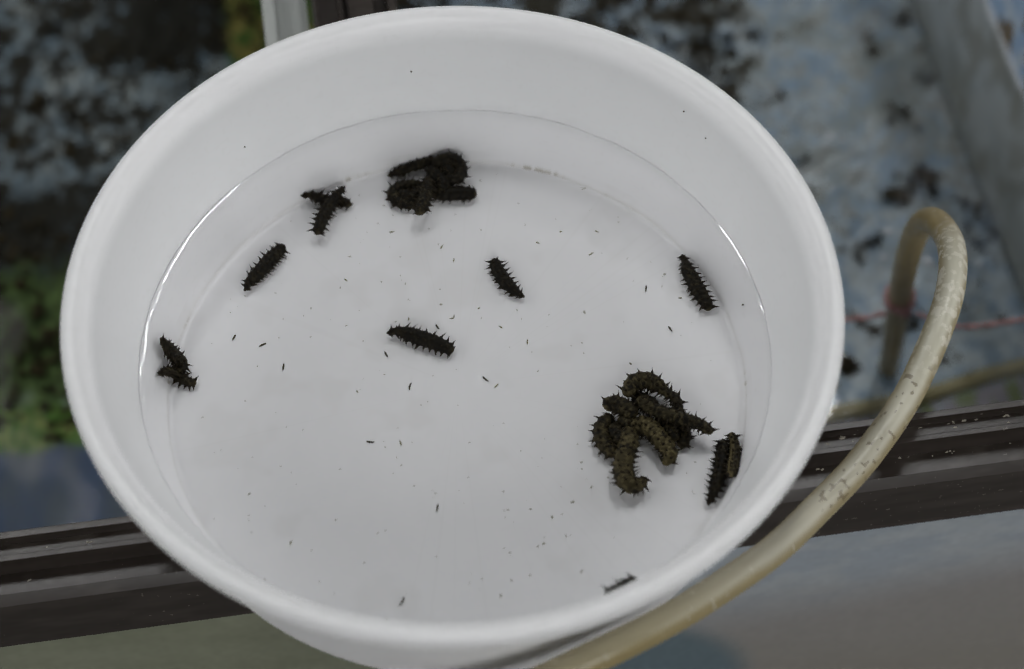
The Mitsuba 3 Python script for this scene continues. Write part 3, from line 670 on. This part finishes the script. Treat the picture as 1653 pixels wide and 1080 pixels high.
def cucumber(code, seed):
    pts, kind = CUCUMBERS[code]
    text, tone = INFO[code]
    rng = np.random.default_rng(seed)
    P = np.array(pts) / 1000
    if code == 'E2':
        P[0, 2], P[:, 2] = -0.0660, np.minimum(P[:, 2], -0.0660)
    K = catmull(P, 14)
    K, length = resample(K, 110)
    Cn, Rd = K[:, :3].copy(), K[:, 3]
    for _ in range(6):
        Cn[1:-1] = 0.25 * Cn[:-2] + 0.5 * Cn[1:-1] + 0.25 * Cn[2:]
    s = np.linspace(0, 1, len(Cn))
    n = 26
    prof = Rd * taper(s, kind)
    fr = frames(Cn)
    T, L, U = fr
    TH = np.linspace(0, 2 * np.pi, n, endpoint=False)
    grid = np.stack(np.broadcast_arrays(s[:, None] * length * 420, 1.6 * np.cos(TH)[None], 1.6 * np.sin(TH)[None] + seed * 2.3), -1)
    bump = meshkit.fbm(grid, 3, seed) - 0.5
    seg = np.cos(s * length / 0.0026 * 2 * np.pi)[:, None]
    ridge = np.exp(-((np.abs(np.cos(TH)) - 1) / 0.12) ** 2)[None]
    Rg = prof[:, None] * (0.98 + 0.18 * bump + 0.025 * seg + 0.05 * ridge * seg)
    flat = 1 - (0.14 + 0.06 * (np.sin(TH) < 0)) * np.abs(np.sin(TH))[None]
    body, sa = tube(Cn, Rg * flat, n, frame=fr)
    # skin: near black, with olive and tan blotches, tan belly and a reticulate pattern where the tone is light
    q = body.vertices * 1000
    n1 = meshkit.fbm(q * 0.42 + seed, 3, seed)
    n2 = meshkit.fbm(q * 1.1 + 31, 3, seed + 1)
    net = np.abs(meshkit.fbm(q * 0.55 + 11, 2, seed + 2) - 0.5)
    dark, olive, tan = np.array([0.0050, 0.0042, 0.0026]) * (1 + 3.0 * max(0, tone - 0.3)), np.array([0.022, 0.018, 0.008]) * (1 + 3.2 * max(0, tone - 0.3)), np.array([0.14, 0.115, 0.055]) * (1 + 0.9 * max(0, tone - 0.3))
    up = np.sin(sa[:, 1])
    f1 = np.clip((n1 - 0.62 + 0.42 * tone) / 0.16, 0, 1) * min(1, 0.35 + tone)
    f2 = np.clip((0.05 + 0.03 * tone - net) / 0.03, 0, 1) * np.clip((n2 - 0.36) / 0.15, 0, 1) * min(1, tone * 1.05) * 0.75
    f2 = np.maximum(f2, np.clip((n2 - 0.66) / 0.06, 0, 1) * (0.15 + 0.5 * tone))
    belly = np.clip((-up - 0.25) / 0.4, 0, 1) * (0.25 + 0.4 * tone)
    if code == 'J2':
        belly = np.maximum(belly, np.clip((-np.cos(sa[:, 1]) * -1 - 0.1) / 0.3, 0, 1) * 0.6)
    col = dark + (olive - dark) * f1[:, None]
    col = col + (tan - col) * np.clip(np.maximum(f2, belly), 0, 1)[:, None]
    endmask = np.clip((0.05 - np.minimum(sa[:, 0], 1 - sa[:, 0])) / 0.05, 0, 1) * (0.25 if tone < 0.4 else 0.6) * np.clip((n2 - 0.35) / 0.2, 0, 1)
    col = col + (tan - col) * endmask[:, None]
    key = numbered('sea_cucumber')
    put(f'{key}__body', body, 'cucumber_skin', smooth=True, color=col)
    # papillae: one row along each flank, two shorter rows over the back
    ms, cs = [], []
    step = 0.0028
    for ang, size, off in ((0.05, 1.0, 0.0), (math.pi - 0.05, 1.0, 0.4), (1.1, 0.42, 0.5), (2.04, 0.42, 0.1), (-0.5, 0.7, 0.2), (math.pi + 0.5, 0.7, 0.7)):
        k = 0
        pos = step * (0.5 + off)
        while pos < length - 0.0008:
            i = int(round(pos / length * 109))
            pos += step * rng.uniform(0.8, 1.2)
            if rng.random() < 0.06:
                continue
            a = ang + rng.normal(0, 0.10)
            dirn = math.cos(a) * L[i] + math.sin(a) * U[i]
            rad = prof[i]
            if rad < 0.0005:
                continue
            ln = size * rng.uniform(0.0019, 0.0030) * min(1, 0.4 + rad / 0.0028)
            lean = T[i] * rng.normal(0.25 if kind in 'ct' else -0.25, 0.25) * ln
            b = Cn[i] + dirn * rad * 0.80
            tip = Cn[i] + dirn * (rad + ln) + lean * 0.6
            if tip[2] < -0.0707 + 0.0:
                tip[2] = -0.0707 + 0.0003
            mm = cone(b, tip, rng.uniform(0.00046, 0.00064) * (0.8 + 0.3 * size), 6, lean * 0.5)
            ms.append(mm)
            t = np.clip(np.linalg.norm(mm.vertices - b, axis=1) / (ln + 0.2 * rad), 0, 1)[:, None]
            cs.append(np.array([0.006, 0.005, 0.003]) * (1 - t) + np.array([0.022, 0.016, 0.008]) * t * (1 + tone))
    sp = trimesh.util.concatenate(ms)
    put(f'{key}__spines', sp, 'cucumber_skin', smooth=True, color=np.vstack(cs))
    labels[f'{key}__spines'] = {'kind': 'stuff'}
    for part in ('body', 'spines'):
        scene[f'{key}__{part}']['to_world'] = mi.ScalarTransform4f().translate([0, 0, ZR])
    tag(key, text, 'sea cucumber', 'spiny sea cucumbers in the white bowl')


for n_, code in enumerate(CUCUMBERS):
    cucumber(code, 200 + 7 * n_)

# ---------------------------------------------------------------- droppings and flecks on the bowl floor
FL = ZR - 0.0710


def rod(length, rad, seed):
    t = np.linspace(0, 1, 9)
    r = np.random.default_rng(seed)
    C = np.stack([(t - .5) * length, 0.06 * length * np.sin(t * 3.1) * r.normal(), 0 * t], -1)
    m, _ = tube(C, rad * np.sqrt(np.clip(1 - (2 * t - 1) ** 2, 0.06, 1)) * (1 + .25 * r.normal(size=9) * .5), 8)
    return m


for i, (x, y, a, ln) in enumerate(RODS):
    big = ln > 2.9
    rad = 0.00036 if big else 0.00027
    m = rod(ln / 1000, rad, i)
    m.apply_transform(trimesh.transformations.rotation_matrix(math.radians(a), [0, 0, 1]))
    m.apply_translation((x / 1000, y / 1000, FL + rad * 0.95))
    k = numbered('pellet')
    put(k, m, 'dark_grain' if big else 'olive_grain', smooth=True)
    if big:
        tag(k, 'dark rod shaped pellet lying on the white bowl floor', 'pellet', 'dark rod shaped pellets on the bowl floor')
    else:
        tag(k, 'short olive fleck lying on the white bowl floor', 'fleck', 'short olive flecks on the bowl floor')

for x, y, z in SPECKS:
    m = trimesh.creation.icosphere(subdivisions=1)
    m.vertices *= np.array([0.00042, 0.00036, 0.00036])
    m.apply_translation((x / 1000, y / 1000, z / 1000 + ZR))
    k = numbered('speck')
    put(k, m, 'dark_grain', smooth=True)
    tag(k, 'tiny dark speck stuck to the inner wall of the white bowl', 'speck', 'tiny specks on the inner wall of the bowl')

r = np.random.default_rng(77)
ms = []
for _ in range(210):
    rr, a = 0.116 * math.sqrt(r.random()), r.uniform(0, 6.28)
    m = trimesh.creation.icosphere(subdivisions=1)
    s = r.uniform(0.00010, 0.00030) * (1.5 if r.random() < 0.12 else 1)
    m.vertices *= s * np.array([r.uniform(1, 2.4), 1, .6])
    m.apply_transform(trimesh.transformations.rotation_matrix(r.uniform(0, 3.14), [0, 0, 1]))
    m.apply_translation((rr * math.cos(a), rr * math.sin(a), FL + s * .5))
    ms.append(m)
put('dust', trimesh.util.concatenate(ms), 'pale_grain', smooth=True)
tag('dust', 'fine pale dust sunk to the floor of the white bowl', None, kind='stuff')

# ---------------------------------------------------------------- the hose and the cord that ties it
K = catmull(np.array(HOSE + [(247.0, 201.0, -350.0), (249.0, 206.0, -367.0)]) / 1000, 12)
K = np.vstack([catmull([(-0.07, -0.16, -0.42), (-0.058, -0.165, -0.20), (-0.03, -0.158, -0.098), (0.004, -0.150, -0.066), K[0]], 10)[:-1], K])
K, hl = resample(K, 260)
for _ in range(8):
    K[1:-1] = 0.25 * K[:-2] + 0.5 * K[1:-1] + 0.25 * K[2:]
lens = np.r_[0, np.cumsum(np.linalg.norm(np.diff(K, axis=0), axis=1))]
start = lens[np.argmin(np.linalg.norm(K - np.array(HOSE[0]) / 1000, axis=1))]
HR = 0.0061
fr = frames(K)
# parallel-transported frame, so that the hanging leg does not twist
T = fr[0]
A = np.zeros_like(T)
A[0] = np.cross(T[0], [0, 1.0, 0.2]); A[0] /= np.linalg.norm(A[0])
for i in range(1, len(T)):
    A[i] = A[i - 1] - T[i] * (A[i - 1] @ T[i])
    A[i] /= np.linalg.norm(A[i])
iref = len(T) // 2
want = np.cross(T[iref], [0, 0, 1.0]); want /= np.linalg.norm(want)
B = np.cross(A, T)
ca, sa_ = want @ A[iref], want @ B[iref]
L2 = ca * A + sa_ * B
U2 = np.cross(L2, T)
C = K + [0, 0, ZR]
NH = 33
TH = np.linspace(0, 2 * np.pi, NH)
Rh = HR * (1 + 0.02 * (meshkit.fbm(np.stack([lens * 60, 0 * lens, 0 * lens], -1), 2, 5) - 0.5))[:, None]


def skin(rad):
    return (C[:, None] + (Rh * rad)[..., None] * (np.cos(TH)[None, :, None] * L2[:, None] + np.sin(TH)[None, :, None] * U2[:, None])).reshape(-1, 3)


Vh = np.vstack([skin(1.0), skin(0.68)])
i, j = np.meshgrid(np.arange(len(C) - 1), np.arange(NH - 1), indexing='ij')
a, b, c, d = i * NH + j, i * NH + j + 1, (i + 1) * NH + j + 1, (i + 1) * NH + j
Fo = np.concatenate([np.stack([a, b, c], -1).reshape(-1, 3), np.stack([a, c, d], -1).reshape(-1, 3)])
off = len(C) * NH
Fi = Fo[:, ::-1] + off
ends = []
for e in (0, len(C) - 1):
    q = e * NH + np.arange(NH - 1)
    for t in (np.stack([q, off + q, off + q + 1], -1), np.stack([q, off + q + 1, q + 1], -1)):
        ends.append(t if e else t[:, ::-1])
Fh = np.concatenate([Fo, Fi] + ends)
m = trimesh.Trimesh(Vh, Fh, process=False)
if np.sum(np.cross(Vh[Fo[:, 1]] - Vh[Fo[:, 0]], Vh[Fo[:, 2]] - Vh[Fo[:, 0]]) * (Vh[Fo[:, 0]] - np.repeat(C, NH, 0)[Fo[:, 0]])) < 0:
    m.faces = m.faces[:, ::-1]
uvh = np.stack([np.repeat(lens - start, NH), np.tile(TH / (2 * np.pi), len(C))], -1)
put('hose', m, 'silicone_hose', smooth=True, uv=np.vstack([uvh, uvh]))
tag('hose', 'cloudy yellowish translucent hose bending over the front rail into the tank', 'hose')

knot = np.array([0.2305, 0.1660, -0.2405])
P1 = [(0.00, 0.150, -0.232), (0.10, 0.152, -0.240), (0.196, 0.1515, -0.2385), (0.222, 0.157, -0.2405)]
P2 = [(0.2385, 0.1575, -0.2415), (0.262, 0.1500, -0.2430), (0.30, 0.1535, -0.2400), (0.3489, 0.158, -0.2370)]
strands = []
for ph in (0, 1):
    for Pn in (P1, P2):
        c, _ = resample(catmull(Pn, 14), 70)
        an = np.linspace(0, 60 if Pn is P1 else 34, 70) + ph * math.pi
        t, l, u = frames(c)
        strands.append(tube(c + 0.0006 * (np.cos(an)[:, None] * l + np.sin(an)[:, None] * u) + [0, 0, ZR], 0.0010, 8)[0])
put('pink_cord__strand', trimesh.util.concatenate(strands), 'cord_fibre', smooth=True)
loops = []
hi = np.argmin(np.abs(K[150:, 2] + 0.2405)) + 150
for q, dz in enumerate((-0.0030, 0.0, 0.0030, 0.0055)):
    ii = int(np.argmin(np.abs(K[150:, 2] - (-0.2405 + dz)))) + 150
    t = np.linspace(0, 2 * np.pi, 41)
    ring = K[ii] + (HR + 0.0010) * (np.cos(t)[:, None] * L2[ii] + np.sin(t)[:, None] * U2[ii]) + [0, 0, ZR] + T[ii] * (0.0012 * np.sin(t + q))[:, None]
    Tn = np.gradient(ring, axis=0); Tn /= np.linalg.norm(Tn, axis=1, keepdims=True)
    rd = ring - ring.mean(0); rd /= np.linalg.norm(rd, axis=1, keepdims=True)
    loops.append(tube(ring, 0.0015, 8, frame=(Tn, rd, np.cross(rd, Tn)))[0])
kb = blob(0.0038, 5, 2, 0.9, 0.8)
kb.apply_translation(K[hi] + [0.002, -0.0075, ZR])
put('pink_cord__knot', trimesh.util.concatenate(loops + [kb]), 'cord_fibre', smooth=True)
tag('pink_cord', 'thin pink cord stretched over the tank water and knotted round the hose', 'cord')
